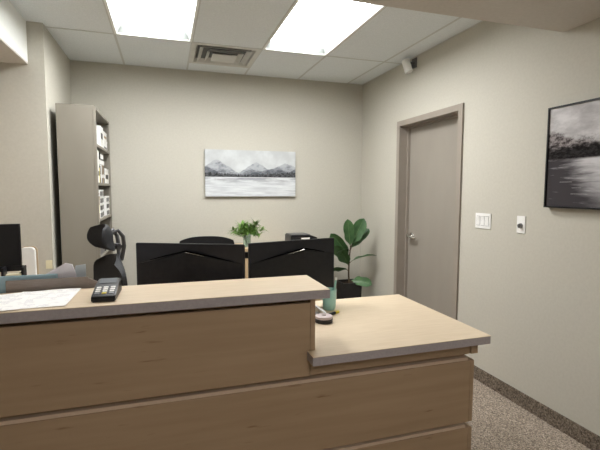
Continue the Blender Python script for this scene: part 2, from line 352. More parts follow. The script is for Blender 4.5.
# --- painted landscapes, nodes only
def painting(name, axis, u0, u1, v0, v1, kind):
    m = new_mat(name, (1, 1, 1), .85, spec=.05)
    tc = N(m, 'ShaderNodeTexCoord'); sp = N(m, 'ShaderNodeSeparateXYZ'); L(m, tc.outputs['Object'], sp.inputs[0])
    def mth(op, a, b=None, c=None):
        n = N(m, 'ShaderNodeMath', operation=op)
        for i, x in enumerate((a, b, c)):
            if x is None: continue
            if isinstance(x, (int, float)): n.inputs[i].default_value = x
            else: L(m, x, n.inputs[i])
        return n.outputs[0]
    def lin(s_, a, b):
        n = N(m, 'ShaderNodeMapRange'); L(m, s_, n.inputs[0]); n.inputs[1].default_value = a; n.inputs[2].default_value = b; return n.outputs[0]
    u = lin(sp.outputs[axis], u0, u1); v = lin(sp.outputs['Z'], v0, v1)
    def vec(a, b):
        n = N(m, 'ShaderNodeCombineXYZ')
        for i, x in enumerate((a, b)):
            if isinstance(x, (int, float)): n.inputs[i].default_value = x
            else: L(m, x, n.inputs[i])
        return n.outputs[0]
    def noise(vv, sc, det=4, rough=.55):
        n = N(m, 'ShaderNodeTexNoise'); L(m, vv, n.inputs['Vector']); n.inputs['Scale'].default_value = sc
        n.inputs['Detail'].default_value = det; n.inputs['Roughness'].default_value = rough; return n.outputs['Fac']
    def mix(f, a, b):
        n = N(m, 'ShaderNodeMix', data_type='RGBA'); L(m, f, n.inputs[0])
        for i, x in ((6, a), (7, b)):
            if isinstance(x, tuple): n.inputs[i].default_value = (*x, 1)
            else: L(m, x, n.inputs[i])
        return n.outputs[2]
    def sm(x, a, b):
        n = N(m, 'ShaderNodeMapRange', interpolation_type='SMOOTHSTEP'); L(m, x, n.inputs[0]); n.inputs[1].default_value = a; n.inputs[2].default_value = b; return n.outputs[0]
    def bumpf(cx, wd, hh):      # a rounded hill over u
        d_ = mth('DIVIDE', mth('SUBTRACT', u, cx), wd); return mth('MULTIPLY', sm(mth('SUBTRACT', 1.0, mth('ABSOLUTE', d_)), -.05, 1.15), hh * 1.05)
    uv = vec(u, v)
    if kind == 'mountain':
        HZ = .42                                    # waterline
        cloud = noise(vec(mth('MULTIPLY', u, 2.0), v), 2.5, 5)
        col = mix(sm(cloud, .35, .7), (.50, .52, .53), (.62, .65, .66))
        tex = noise(uv, 9, 6, .7)
        def ridge(hills, jag, seed, c1, c2, col, base=.5):
            hh = None
            for q in hills:
                b_ = bumpf(*q); hh = b_ if hh is None else mth('MAXIMUM', hh, b_)
            j = mth('MULTIPLY', mth('SUBTRACT', noise(vec(u, seed), 9, 5, .6), .5), jag)
            top = mth('ADD', mth('ADD', hh, j), base)
            f = sm(mth('SUBTRACT', top, v), 0, .02)
            return mix(f, col, mix(sm(mth('ADD', tex, mth('MULTIPLY', mth('SUBTRACT', v, .55), .8)), .38, .66), c1, c2))
        col = ridge([(.12, .28, .29), (.55, .24, .26), (.88, .30, .25)], .11, 1.3, (.15, .16, .18), (.42, .44, .47), col)
        col = ridge([(.02, .2, .16), (.74, .34, .14), (1.0, .15, .14)], .09, 4.1, (.09, .10, .115), (.25, .26, .29), col, .48)
        # tree line
        tl = mth('ADD', mth('MULTIPLY', noise(vec(mth('MULTIPLY', u, 1), 7.7), 60, 2), .20), mth('ADD', .375, mth('MULTIPLY', mth('ABSOLUTE', mth('SUBTRACT', u, .42)), .12)))
        col = mix(sm(mth('SUBTRACT', tl, v), 0, .02), col, mix(sm(noise(uv, 30, 3), .35, .65), (.03, .034, .034), (.11, .11, .12)))
        # water with reflections
        wv = noise(vec(u, mth('MULTIPLY', v, 5)), 4, 5, .6)
        wat = mix(sm(wv, .30, .70), (.50, .52, .55), (.70, .73, .745))
        refl = mth('MULTIPLY', sm(v, .22, .42), sm(noise(vec(mth('MULTIPLY', u, 1.4), mth('MULTIPLY', v, 3)), 4, 4), .4, .62))
        wat = mix(mth('MULTIPLY', refl, .75), wat, (.22, .23, .26))
        col = mix(sm(v, HZ - .008, HZ), wat, col)
        ln = mth('MULTIPLY', sm(v, HZ - .012, HZ - .004), mth('SUBTRACT', 1.0, sm(v, HZ - .004, HZ + .004)))
        col = mix(ln, col, (.75, .77, .78))
    else:
        col = mix(sm(noise(uv, 3.2, 5, .65), .36, .66), (.42, .41, .42), (.70, .69, .70))
        # tree mass on the near side, thinning away from it
        top = mth('ADD', mth('SUBTRACT', .80, mth('MULTIPLY', u, .42)), mth('MULTIPLY', mth('SUBTRACT', noise(uv, 9, 6, .7), .5), .30))
        trees = mix(sm(noise(uv, 20, 6, .8), .40, .62), (.06, .05, .05), (.36, .33, .33))
        col = mix(sm(mth('SUBTRACT', top, v), 0, .07), col, trees)
        dk = mth('MULTIPLY', mth('MULTIPLY', sm(v, .45, .49), .9), mth('SUBTRACT', 1.0, sm(mth('ADD', v, mth('MULTIPLY', noise(uv, 14, 5), .20)), .67, .74)))
        col = mix(dk, col, (.007, .0065, .007))
        # water: light path widening to the far side, dark near edge
        wv = noise(vec(mth('MULTIPLY', u, 1.2), mth('MULTIPLY', v, 5)), 4, 5, .6)
        edge = mth('ADD', mth('MULTIPLY', mth('SUBTRACT', u, .10), 2.0), mth('MULTIPLY', mth('SUBTRACT', wv, .5), .7))
        shore = mth('SUBTRACT', edge, mth('MULTIPLY', mth('SUBTRACT', .47, v), .6))
        wat = mix(mth('MULTIPLY', sm(shore, -.05, .40), sm(v, -.15, .42)), (.06, .055, .06), (.62, .61, .63))
        wat = mix(mth('MULTIPLY', sm(wv, .58, .68), .4), wat, (.45, .45, .46))
        col = mix(sm(v, .46, .485), wat, col)
        for lu, lv, lw in ((.13, .245, .04), (.20, .185, .03), (.215, .125, .05)):
            a = mth('MULTIPLY', mth('LESS_THAN', mth('ABSOLUTE', mth('SUBTRACT', u, lu)), lw), mth('LESS_THAN', mth('ABSOLUTE', mth('SUBTRACT', v, lv)), .002))
            col = mix(mth('MULTIPLY', a, .55), col, (.6, .6, .6))
    L(m, col, BS(m).inputs['Base Color'])
    bp = N(m, 'ShaderNodeBump'); bp.inputs['Strength'].default_value = .15; L(m, noise(uv, 60, 3), bp.inputs['Height']); L(m, bp.outputs[0], BS(m).inputs['Normal'])
    return m
x0, x1, z0, z1 = .416, 1.432, 1.389, 1.897
M['canvas1'] = painting('mountain_lake_paint', 'X', x0, x1, z0, z1, 'mountain')
p = thing('canvas_painting', 'unframed grey mountain lake painting on the back wall', 'painting', (0, 0, 0))
box('painted_canvas', (x0, BY - .036, z0), (x1, BY - .002, z1), 'canvas1', p, .002)
M['canvas2'] = painting('misty_shore_paint', 'Y', 2.065, 1.05, 1.372, 1.952, 'shore')
p = thing('framed_painting', 'black framed painting of a misty lake shore on the right wall', 'painting', (0, 0, 0))
box('painted_canvas', (RW - .034, 1.046, 1.37), (RW - .004, 2.062, 1.954), 'canvas2', p)
bm = B(); a, b_, c0, c1 = 1.036, 2.072, 1.360, 1.964
for (ya, yb, za, zb2) in ((a, a + .009, c0, c1), (b_ - .009, b_, c0, c1), (a + .009, b_ - .009, c0, c0 + .009), (a + .009, b_ - .009, c1 - .009, c1)):
    bx(bm, RW - .042, ya, za, RW - .001, yb, zb2)
obj('frame', bm, 'black', p)

# ---------------------------------------------------------------- reception desk
FYP = 1.685                      # face of the front panels
CX1, CZT = .657, 1.045           # raised countertop
LTX, LTZ = 1.463, .776           # lower countertop
t = thing('reception_desk', 'maple fronted reception desk with horizontal grooves, a tall left side and low right side', 'desk', (0, FYP, 0))
def dbox(name, a, b, m, bev=.0015):
    if name == 'front_panel':        # eased top edge
        bm = B(); y0, y1 = a[1] - FYP, b[1] - FYP
        prism(bm, [(y0, a[2]), (y1, a[2]), (y1, b[2]), (y0 + .002, b[2]), (y0, b[2] - .002)], a[0], b[0], 'X'); return obj(name, bm, m, t)
    return box(name, (a[0], a[1] - FYP, a[2]), (b[0], b[1] - FYP, b[2]), m, t, bev)
XL = -1.75
dbox('carcass', (XL, 1.725, 0), (.578, 1.795, CZT - .038), 'maple', 0)
dbox('low_carcass', (.604, 1.725, 0), (1.386, 2.34, LTZ - .038), 'maple', 0)
rows = [(.022, .288), (.319, .632)]
for a_, b2 in rows:
    dbox('front_panel', (XL, FYP, a_), (1.410, 1.7245, b2), 'maple')
    dbox('end_panel', (1.412, FYP, a_), (1.434, 2.34, b2), 'maple')
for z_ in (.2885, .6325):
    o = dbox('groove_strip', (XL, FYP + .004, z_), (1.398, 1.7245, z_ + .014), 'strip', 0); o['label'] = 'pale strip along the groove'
dbox('front_panel', (XL, FYP, .664), (.578, 1.7245, CZT - .060), 'maple')
dbox('front_panel', (.604, FYP + .006, .664), (1.410, 1.7245, LTZ - .038), 'maple')
dbox('end_panel', (1.412, FYP, .664), (1.454, 2.34, LTZ - .038), 'maple')
dbox('end_panel', (.580, FYP, .664), (.602, 1.795, CZT - .038), 'maple')
dbox('upper_rear_panel', (XL, 1.796, LTZ), (.602, 1.812, CZT - .038), 'maple', 0)
for x in (-1.7, -.3): dbox('desk_support', (x, 1.83, 0), (x + .025, 2.40, LTZ - .038), 'maple', 0)

def slab(name, label, poly, z, th=.038, ob=(0, 0)):
    t = thing(name, label, 'countertop', (poly[0][0], poly[0][1], z))
    q = [(x - poly[0][0], y - poly[0][1]) for x, y in poly]
    bm = B(); prism(bm, q, -.0022, 0); obj('laminate_top', bm, 'laminate', t)
    bm = B(); prism(bm, q, -th, -.0024); o = obj('edge_band', bm, 'edge', t); o['label'] = 'grey edge band'
    return t
slab('raised_countertop', 'long raised light maple countertop with a grey front edge', [(XL - .05, 1.655), (CX1, 1.655), (CX1, 1.972), (XL - .05, 1.972)], CZT)
slab('lower_countertop', 'lower light maple worktop with a grey edge, right of the raised counter',
     [(.566, 1.608), (LTX - .006, 1.608), (LTX, 1.615), (LTX, 2.455), (XL, 2.455), (XL, 1.813), (.604, 1.813), (.604, 1.6835), (.566, 1.6835)], LTZ)

# ---------------------------------------------------------------- monitors, seen from behind
def monitor(pl, pr, ztop, label, pk, sides, hh=.338):
    pl, pr = Vector(pl), Vector(pr); wd = (pr - pl).length; c_ = (pl + pr) / 2; rz = math.atan2(pr.y - pl.y, pr.x - pl.x)
    base = LTZ; H = ztop - base; z0_ = H - hh
    t = thing('computer_monitor', label, 'monitor', (c_.x, c_.y, base), rz, 'monitors on the reception desk')
    bm = B(); bx(bm, -wd / 2, 0, z0_, wd / 2, .016, H, .003); obj('screen_panel', bm, 'black_gloss', t, True)
    box('screen', (-wd / 2 + .008, .0165, z0_ + .02), (wd / 2 - .008, .0175, H - .008), 'black', t)
    # back shell: flat upper field, raised lower field under a shallow peak
    (xa, za), (xb, zb_) = sides
    lo = z0_ + .012
    bm = B(); h_ = wd / 2 - .006
    sl = lambda x, z, sx: z + (z - pk[1]) / abs(x - pk[0]) * abs(sx * h_ - x)
    L0, R0 = H - sl(xa, za, -1), H - sl(xb, zb_, 1)
    def row(y0_, y1_, y2_, k):
        return [bm.verts.new(p) for p in ((-h_ + k, y1_, lo + k), (h_ - k, y1_, lo + k), (h_ - k, y2_, R0 - k), (pk[0], y0_, H - pk[1] - k * 1.1), (-h_ + k, y2_, L0 - k))]
    A = row(.001, .001, .001, 0); C = row(-.014, -.012, -.0015, .005); ctr = bm.verts.new((pk[0], -.016, (H - pk[1] + lo) / 2))
    for i in range(5): bm.faces.new((A[i], A[(i + 1) % 5], C[(i + 1) % 5], C[i])); bm.faces.new((C[i], C[(i + 1) % 5], ctr))
    obj('back_cover', bm, 'black', t)
    # slot along the peak, its shade put in as black tubes
    bm = B(); q = .0035
    for (ex, ez, sx) in ((xa, za, -1), (xb, zb_, 1)):
        dx, dz = (ex - pk[0]), -(ez - pk[1])
        P = [(pk[0], -.0162, H - pk[1] + q), (pk[0] + dx * .55, -.0122, H - pk[1] + dz * .55 + q * .8), (pk[0] + dx, -.009, H - pk[1] + dz)]
        tube(bm, P, [.0036, .0034, .0010], 6)
    obj('ridge_slot', bm, 'slot_shade', t)
    # chrome line standing in for the highlight along part of the peak
    bm = B(); P = Vector((pk[0], -.0185, H - pk[1] - .002)); Q = Vector((xa if pk[2] < 0 else xb, -.0150, H - .004 - (za if pk[2] < 0 else zb_) + .0005)); Q = P.lerp(Q, .38)
    tube(bm, [P, P.lerp(Q, .3), Q], [.0035, .0025, .0008], 6); o = obj('ridge_highlight', bm, 'chrome', t, True); o['label'] = 'thin silver line for the ridge highlight'
    bm = B(); bx(bm, -.035, .03, .008, .035, .055, H - .16, .006); bx(bm, -.05, .018, H - .24, .05, .032, H - .14, .004); obj('stand_neck', bm, 'black', t, True)
    bm = B(); prism(bm, [(-.10, -.07), (.10, -.07), (.12, .09), (-.12, .09)], 0, .009, 'Z', .003); obj('stand_base', bm, 'black', t, True)
    return t
monitor((-.150, 2.330), (.372, 2.10), 1.1905, 'black monitor on the reception desk seen from behind, left one', (-.013, .040, 1), ((-.205, .085), (.235, .088)))
monitor((.422, 2.240), (.967, 2.372), 1.1775, 'black monitor on the reception desk seen from behind, right one beside the fig plant', (.055, .052, -1), ((-.215, .098), (.20, .078)))

# ---------------------------------------------------------------- things on the raised counter
def sheet(name, label, cx, cy, z, wx, wy, rz, m, curl=0, seed=0, group='papers on the counter'):
    t = tag(obj(name, sheet_bm(wx, wy, curl, seed), m, None, True), label, 'paper', group)
    t.location = (cx, cy, z); t.rotation_euler = (0, 0, rz); return t
def sheet_bm(wx, wy, curl, seed):
    bm = B(); n = 14; rnd = random.Random(seed); ph = rnd.random() * 6
    g = [[bm.verts.new((wx * (i / n - .5), wy * (j / n - .5), .0004 + curl * (abs(math.sin(i / n * 3.3 + ph)) * (j / n) ** 2 + .3 * (i / n) ** 3))) for j in range(n + 1)] for i in range(n + 1)]
    for i in range(n):
        for j in range(n): bm.faces.new((g[i][j], g[i + 1][j], g[i + 1][j + 1], g[i][j + 1]))
    r = bmesh.ops.extrude_face_region(bm, geom=bm.faces[:]); bmesh.ops.translate(bm, verts=[v for v in r['geom'] if isinstance(v, bmesh.types.BMVert)], vec=(0, 0, .0004))
    return bm
sheet('paper_sheet', 'white printed sheet at the bottom of the paper pile on the raised counter', -.50, 1.835, CZT, .279, .2, .05, 'print', .0, 1)
sheet('paper_sheet', 'white printed sheet lying at the right end of the paper pile, nearest the card terminal', -.455, 1.825, CZT + .0009, .216, .279, -.02, 'print', .004, 2)
sheet('paper_sheet', 'white printed sheet at the left end of the paper pile on the raised counter', -.605, 1.80, CZT + .0018, .20, .27, .10, 'print', .003, 3)

t = thing('card_terminal', 'black card payment terminal with grey keys on the raised counter', 'terminal', (-.228, 1.705, CZT), -.0)
t.rotation_euler = (0, 0, -.03)
bm = B(); prism(bm, [(0, 0), (.185, 0), (.190, .010), (.185, .052), (.165, .057), (.105, .046), (.012, .026), (0, .018)], -.042, .042, 'X', .004)
obj('terminal_body', bm, 'black', t, True)
SL = math.atan2(.046 - .026, .105 - .012)
def top(u, off=0): return Vector((0, .012 + u * math.cos(SL), .026 + u * math.sin(SL) + off))
for r_ in range(4):
    for c_ in range(3):
        bm = B(); bx(bm, -.0085, -.0055, -.001, .0085, .0055, .0022, .0012)
        m_ = ('grey_metal' if r_ else ('yellow' if c_ == 1 else 'grey_metal')) if r_ == 0 else 'white_enamel'
        q = top(.012 + r_ * .0175)
        obj('key', bm, 'plastic_white' if r_ else m_, t, False, Matrix.Translation((-.025 + c_ * .025, q.y, q.z)) @ Matrix.Rotation(SL, 4, 'X'))
bm = B(); bx(bm, -.032, 0, 0, .032, .052, .0015, .0005)
obj('display', bm, new_mat('terminal_display', (.16, .18, .2), .25), t, False, Matrix.Translation((0, .112, .0475)) @ Matrix.Rotation(SL * .9, 4, 'X'))

# upright file holder behind the counter, with folder and papers
t = thing('file_holder', 'taupe upright file holder standing just behind the raised counter', 'file holder', (-.47, 2.02, LTZ))
bm = B()
hh = 1.092 - LTZ
bx(bm, -.155, -.036, 0, .150, -.031, hh, .001); bx(bm, -.155, .031, 0, .150, .036, hh - .03, .001)
bx(bm, -.155, -.031, 0, .150, .031, .005); 
prism(bm, [(-.031, .005), (.031, .005), (.031, hh - .05), (-.031, hh - .02)], .145, .150, 'X')
obj('holder_body', bm, 'taupe', t)
bm = B(); prism(bm, [(.150, 0), (.196, 0), (.196, hh - .028), (.176, hh - .018), (.150, hh - .006)], -.036, -.031, 'Y'); obj('side_flap', bm, 'taupe', t)
f = tag(box('blue_folder', (-.76, 2.0, LTZ + .006), (-.44, 2.006, 1.108), 'blue'), 'pale blue folder standing in the taupe file holder', 'folder')
f2 = None
bm = B(); prism(bm, [(-.58, LTZ + .006), (-.37, LTZ + .006), (-.372, 1.10), (-.385, 1.143), (-.412, 1.150), (-.50, 1.10), (-.58, 1.085)], 2.013, 2.019, 'Y')
tag(obj('paper_stack', bm, 'paper_lilac'), 'white papers poking up out of the taupe file holder', 'paper')
bm = B(); prism(bm, [(-.43, LTZ + .006), (-.345, LTZ + .006), (-.335, 1.10), (-.335, 1.140), (-.375, 1.135)], 2.024, 2.027, 'Y')
tag(obj('grey_envelope', bm, noisy('grey_blue_paper', (.46, .52, .56), (.5, .56, .6), (20, 20, 20), .8)), 'blue-grey envelope behind the white papers in the file holder', 'envelope')

# ---------------------------------------------------------------- things on the lower worktop
t = thing('tumbler', 'teal drinking tumbler with a straw on the lower worktop', 'cup', (.893, 2.262, LTZ))
bm = B(); lathe(bm, [(.001, .002), (.034, 0), (.036, .004), (.043, .118), (.040, .118), (.033, .008), (.001, .008)], n=32, cap=False); obj('cup_body', bm, 'teal', t, True)
bm = B(); tube(bm, [(.012, .0, .012), (.034, -.001, .13), (.040, -.002, .168)], .0062, 12); obj('straw', bm, 'teal', t, True)
bm = B(); tube(bm, [(.040, -.002, .168), (.0415, -.002, .182)], .0068, 12); o = obj('straw_tip', bm, 'plastic_white', t, True)
t = thing('tape_roll', 'black roll of tape with a pale top on the lower worktop', 'tape', (.778, 2.045, LTZ))
bm = B(); lathe(bm, [(.026, 0), (.046, 0), (.047, .004), (.047, .021), (.026, .021), (.026, 0)], n=36, cap=False); obj('tape_band', bm, 'black', t, True)
bm = B(); lathe(bm, [(.012, .021), (.046, .0212), (.044, .033), (.012, .035), (.012, .021)], n=36, cap=False); o = obj('tape_top', bm, 'pebble', t, True); o['label'] = 'pale pinkish top ring'
bm = B()
for k in range(3):
    dz = .012 * k
    v_ = [bm.verts.new(p) for p in ((.612, 2.10 + dz, LTZ + .185 - dz), (.612, 2.20, LTZ + .165 - dz), (.835, 2.20, LTZ + .012 + dz * .2), (.822, 2.10 + dz * .4, LTZ + .012 + dz * .3))]
    v2 = [bm.verts.new(q.co + Vector((0, 0, .0012))) for q in v_]
    bm.faces.new(v_[::-1]); bm.faces.new(v2)
    for i in range(4): bm.faces.new((v_[i], v_[(i + 1) % 4], v2[(i + 1) % 4], v2[i]))
bx(bm, .625, 2.105, LTZ, .80, 2.20, LTZ + .010, .001)
tag(obj('loose_papers', bm, 'paper'), 'loose white papers sloping down behind the tape roll under the raised counter end', 'paper')
t = thing('highlighter', 'small yellow capped highlighter lying between the tumbler and the tape roll', 'highlighter', (.868, 2.145, LTZ + .008), .5)
bm = B(); tube(bm, [(-.05, 0, 0), (.02, 0, 0)], .0075, 12); obj('pen_barrel', bm, 'black', t, True)
bm = B(); tube(bm, [(.0205, 0, 0), (.05, 0, 0), (.052, 0, 0)], [.008, .008, .006], 12); obj('pen_cap', bm, 'yellow', t, True)

# ---------------------------------------------------------------- office chairs
def chair(name, label, loc_, rz, seat_z, back_top, headrest, wid=.47, group=None):
    """faces -Y in its own frame"""
    t = thing(name, label, 'chair', loc_, rz, group)
    bm = B()
    for k in range(5):
        a = 2 * PI * k / 5 + .3; c_, s_ = math.cos(a), math.sin(a)
        tube(bm, [(0.03 * c_, .03 * s_, .11), (.16 * c_, .16 * s_, .10), (.30 * c_, .30 * s_, .075)], [.026, .02, .015], 8)
    lathe(bm, [(.04, .08), (.04, .14), (.028, .15)], n=16); obj('base', bm, 'black', t, True)
    for k in range(5):
        a = 2 * PI * k / 5 + .3; c_, s_ = math.cos(a), math.sin(a); bm = B()
        for q in (-.014, .014):
            o_ = Vector((.30 * c_ - s_ * q, .30 * s_ + c_ * q, .03)); tube(bm, [o_ - Vector((-s_, c_, 0)) * .008, o_ + Vector((-s_, c_, 0)) * .008], .030, 16)
        tube(bm, [(.30 * c_, .30 * s_, .03), (.30 * c_, .30 * s_, .075)], .008, 8); obj('caster', bm, 'black', t, True)
    bm = B(); tube(bm, [(0, 0, .14), (0, 0, seat_z - .07)], [.025, .02], 14); bx(bm, -.10, -.10, seat_z - .085, .10, .14, seat_z - .05, .01); obj('gas_lift', bm, 'black', t, True)
    bm = B(); bx(bm, -.245, -.26, seat_z - .048, .245, .22, seat_z + .025, .03); obj('seat', bm, 'black_matte', t, True)
    # curved back: a grid bowed in x and z
    z0_ = seat_z + .08; hgt = back_top - z0_; n = 14; bm = B()
    F, Rr = [], []
    for j in range(n + 1):
        v_ = j / n; ww = wid / 2 * (.86 + .14 * math.sin(v_ * PI)) * (1 if v_ < .8 or not headrest else math.sqrt(max(0.2, 1 - ((v_ - .8) / .2) ** 2 * .55)))
        F.append([]); Rr.append([])
        for i in range(n + 1):
            u_ = i / n * 2 - 1
            y = .235 + .05 * v_ + .035 * math.sin(v_ * PI) - .055 * u_ * u_
            zz = z0_ + hgt * v_ - ((.045 if headrest else .030) * abs(u_) ** (2 if headrest else 3) * v_ ** 4)
            F[-1].append(bm.verts.new((ww * u_, y, zz))); Rr[-1].append(bm.verts.new((ww * u_, y + .022, zz)))
    for j in range(n):
        for i in range(n):
            bm.faces.new((F[j][i], F[j][i + 1], F[j + 1][i + 1], F[j + 1][i])); bm.faces.new((Rr[j][i], Rr[j + 1][i], Rr[j + 1][i + 1], Rr[j][i + 1]))
    for j in range(n):
        for i in (0, n): bm.faces.new((F[j][i], F[j + 1][i], Rr[j + 1][i], Rr[j][i]))
    for i in range(n):
        for j in (0, n): bm.faces.new((F[j][i], Rr[j][i], Rr[j][i + 1], F[j][i + 1]))
    obj('backrest', bm, 'mesh_dark', t, True)
    bm = B(); tube(bm, [(0, .13, seat_z - .06), (0, .27, seat_z - .02), (0, .33, seat_z + .12), (0, .335, seat_z + .34), (0, .32, back_top - .08)], [.022, .024, .022, .018, .014], 12); obj('back_spine', bm, 'grey_plastic' if headrest else 'black', t, True)
    for s_ in (-1, 1):
        bm = B(); x = s_ * .285
        tube(bm, [(s_ * .15, .05, seat_z - .065), (x, .05, seat_z - .05), (x, .05, seat_z + .17)], .016, 10); bx(bm, x - .042, -.14, seat_z + .17, x + .042, .12, seat_z + .20, .012)
        obj('armrest', bm, 'black', t, True)
    if headrest:
        zt = headrest
        bm = B(); n = 16
        F, Rr = [], []
        for j in range(n + 1):
            F.append([]); Rr.append([])
            for i in range(n + 1):
                u_ = i / n * 2 - 1; v_ = j / n * 2 - 1
                # squircle to disc mapping, curved round the head
                uu = u_ * math.sqrt(1 - v_ * v_ * .32); vv = v_ * math.sqrt(1 - u_ * u_ * .45)
                y = .235 - .085 * uu * uu + .022 * vv * vv * (1 if vv < 0 else -1) + .02
                p_ = Vector((.115 * uu, y, zt - .084 + .084 * vv)); F[-1].append(bm.verts.new(p_)); Rr[-1].append(bm.verts.new(p_ + Vector((0, .024 * (1 - .6 * max(abs(uu), abs(vv)) ** 4), 0))))
        for j in range(n):
            for i in range(n):
                bm.faces.new((F[j][i], F[j][i + 1], F[j + 1][i + 1], F[j + 1][i])); bm.faces.new((Rr[j][i], Rr[j + 1][i], Rr[j + 1][i + 1], Rr[j][i + 1]))
        for j in range(n):
            for i in (0, n): bm.faces.new((F[j][i], F[j + 1][i], Rr[j + 1][i], Rr[j][i]))
        for i in range(n):
            for j in (0, n): bm.faces.new((F[j][i], Rr[j][i], Rr[j][i + 1], F[j][i + 1]))
        obj('headrest', bm, 'mesh_dark', t, True)
        bm = B()
        for s_ in (-1, 1):
            tube(bm, [(s_ * .03, .262, zt - .06), (s_ * .04, .30, zt - .04), (s_ * .045, .328, zt - .08), (s_ * .04, .335, zt - .14), (s_ * .02, .325, back_top - .04)], [.011, .012, .013, .013, .012], 10)
        bx(bm, -.045, .285, zt - .16, .045, .325, zt - .125, .008)
        obj('headrest_bracket', bm, 'grey_plastic', t, True)
    return t
chair('office_chair', 'black mesh office chair with a headrest, seen from the side in front of the bookcase', (-.565, 2.74, 0), -1.07, .50, 1.06, 1.25)
chair('office_chair', 'black office chair whose rounded back shows above the left monitor', (.29, 3.30, 0), -.12, .47, 1.078, 0, .50)

# ---------------------------------------------------------------- bookcase and what is in it
BX0, BX1, BY0, BY1, BZ = -.806, -.521, 3.83, 4.735, 2.137
t = thing('bookcase', 'tall greige open bookcase against the left of the back wall', 'bookcase', (BX0, BY0, 0))
def bb(name, a, b, m='bookcase', bev=.0015): return box(name, tuple(p_ - q for p_, q in zip(a, (BX0, BY0, 0))), tuple(p_ - q for p_, q in zip(b, (BX0, BY0, 0))), m, t, bev)
bb('side_panel', (BX0, BY0, 0), (BX1 - .022, BY0 + .022, BZ)); bb('side_panel', (BX0, BY1 - .022, 0), (BX1 - .022, BY1, BZ))
bb('front_stile', (BX1 - .021, BY0, 0), (BX1, BY0 + .03, BZ)); bb('front_stile', (BX1 - .021, BY1 - .03, 0), (BX1, BY1, BZ))
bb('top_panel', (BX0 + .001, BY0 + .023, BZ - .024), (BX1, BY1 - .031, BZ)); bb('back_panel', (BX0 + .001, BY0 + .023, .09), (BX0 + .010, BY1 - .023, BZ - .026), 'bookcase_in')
SH = [.10, .41, .71, .90, 1.215, 1.52, 1.838]
for z in SH: bb('shelf', (BX0 + .011, BY0 + .031, z - .022), (BX1 - .003, BY1 - .031, z))
bb('kick_plate', (BX1 - .03, BY0 + .031, 0), (BX1 - .022, BY1 - .031, .076))
def sbox(name, label, cat, y0, y1, z0_, z1_, m, dep=.20, lab=None, labcol='black', grp=None, xf=0):
    x1_ = BX1 - .012 - xf; o_ = thing(name, label, cat, (x1_, (y0 + y1) / 2, z0_), 0, grp)
    h_ = z1_ - z0_; wy = (y1 - y0) / 2
    box('box_body' if 'box' in name else 'cover', (-dep, -wy, 0), (0, wy, h_), m, o_, .002)
    if lab: box('printed_label', (0, -wy * .75, h_ * lab[0]), (.0012, wy * .75, h_ * lab[1]), labcol, o_)
    if 'box' in name: box('lid', (-dep - .001, -wy - .001, h_ * .82), (.0015, wy + .001, h_ + .001), m, o_, .001)
    return o_
z = SH[6]
sbox('storage_box', 'white box with a black label band on the top shelf of the bookcase', 'box', 4.17, 4.34, z, z + .185, 'plastic_white', .07, (.42, .70))
sbox('storage_box', 'white lower box at the far end of the top shelf of the bookcase', 'box', 4.36, 4.62, z, z + .09, 'paper', .09, (.1, .3), 'grey_plastic')
sbox('storage_box', 'white box stacked on the lower one at the far end of the top shelf', 'box', 4.37, 4.60, z + .092, z + .165, 'plastic_white', .08, (.2, .5), 'tan')
z = SH[5]
sbox('binder', 'tall white binder with a yellow top nearest the panel on the second shelf', 'binder', 3.875, 3.955, z, z + .262, 'paper', .2, (.14, .28))
sbox('binder', 'second tall white binder beside the yellow topped one in the bookcase', 'binder', 3.958, 4.035, z, z + .272, 'plastic_white', .2, (.22, .36))
o = tag(box('yellow_card', (BX1 - .19, 3.885, z + .2625), (BX1 - .014, 3.95, z + .282), 'yellow', bev=.002), 'yellow pad lying on top of the tall white binder', 'pad')
o = sbox('binder', 'narrow yellow binder standing right of the white binders in the bookcase', 'binder', 4.04, 4.065, z, z + .13, 'yellow', .18)
for k, (y, m_, l_) in enumerate(((4.085, 'grey_plastic', 'dark grey upright book after the yellow binder on the second shelf'), (4.135, 'paper', 'white upright book between two dark ones on the second shelf'),
                                 (4.19, 'bookcase_in', 'brown-grey upright book in the middle of the second shelf'), (4.25, 'tan', 'tan upright book in the middle of the second shelf'), (4.31, 'black', 'black upright binder towards the far end of the second shelf'))):
    sbox('book', l_, 'book', y, y + .045, z, z + .15 + .01 * (k % 2), m_, .18, (.3, .5), 'paper', 'upright books on the second shelf')
sbox('paper_box', 'white paper box laid across the upright books on the second shelf', 'box', 4.085, 4.36, z + .1625, z + .20, 'paper', .19)
sbox('paper_box', 'dark box on top of the white paper box on the second shelf', 'box', 4.10, 4.33, z + .2025, z + .265, 'black', .18, (.2, .8), 'paper')
sbox('paper_box', 'low white box stack at the far end of the second shelf', 'box', 4.40, 4.66, z, z + .14, 'plastic_white', .18, (.3, .6), 'black')
z = SH[4]
sbox('card_box', 'tan cardboard box with a cream label nearest the panel on the third shelf', 'box', 3.872, 3.985, z, z + .19, 'tan', .2, (.25, .62), 'cream')
sbox('card_box', 'flat white box on top of the tan cardboard box on the third shelf', 'box', 3.875, 3.98, z + .192, z + .235, 'paper', .19, (.2, .6), 'grey_plastic')
places = ['lowest', 'second', 'third', 'topmost']
for i, (y0_, y1_, nm) in enumerate(((4.00, 4.17, 'nearer'), (4.20, 4.36, 'middle'), (4.40, 4.64, 'farther'))):
    for j in range(4 if i < 2 else 3):
        sbox('supply_box', f'small white supply box, {places[j]} in the {nm} stack on the third shelf', 'box', y0_, y1_, z + j * .062, z + j * .062 + .058, 'plastic_white' if (i + j) % 3 else 'paper', .16, (.12, .78), 'black' if (i + j) % 2 else 'grey_plastic', 'supply boxes on the third shelf', .0 if i != 1 else .015)
z = SH[3]
sbox('storage_box', 'dark grey box on the shelf behind the chair headrest', 'box', 3.88, 4.20, z, z + .20, 'grey_plastic', .2)
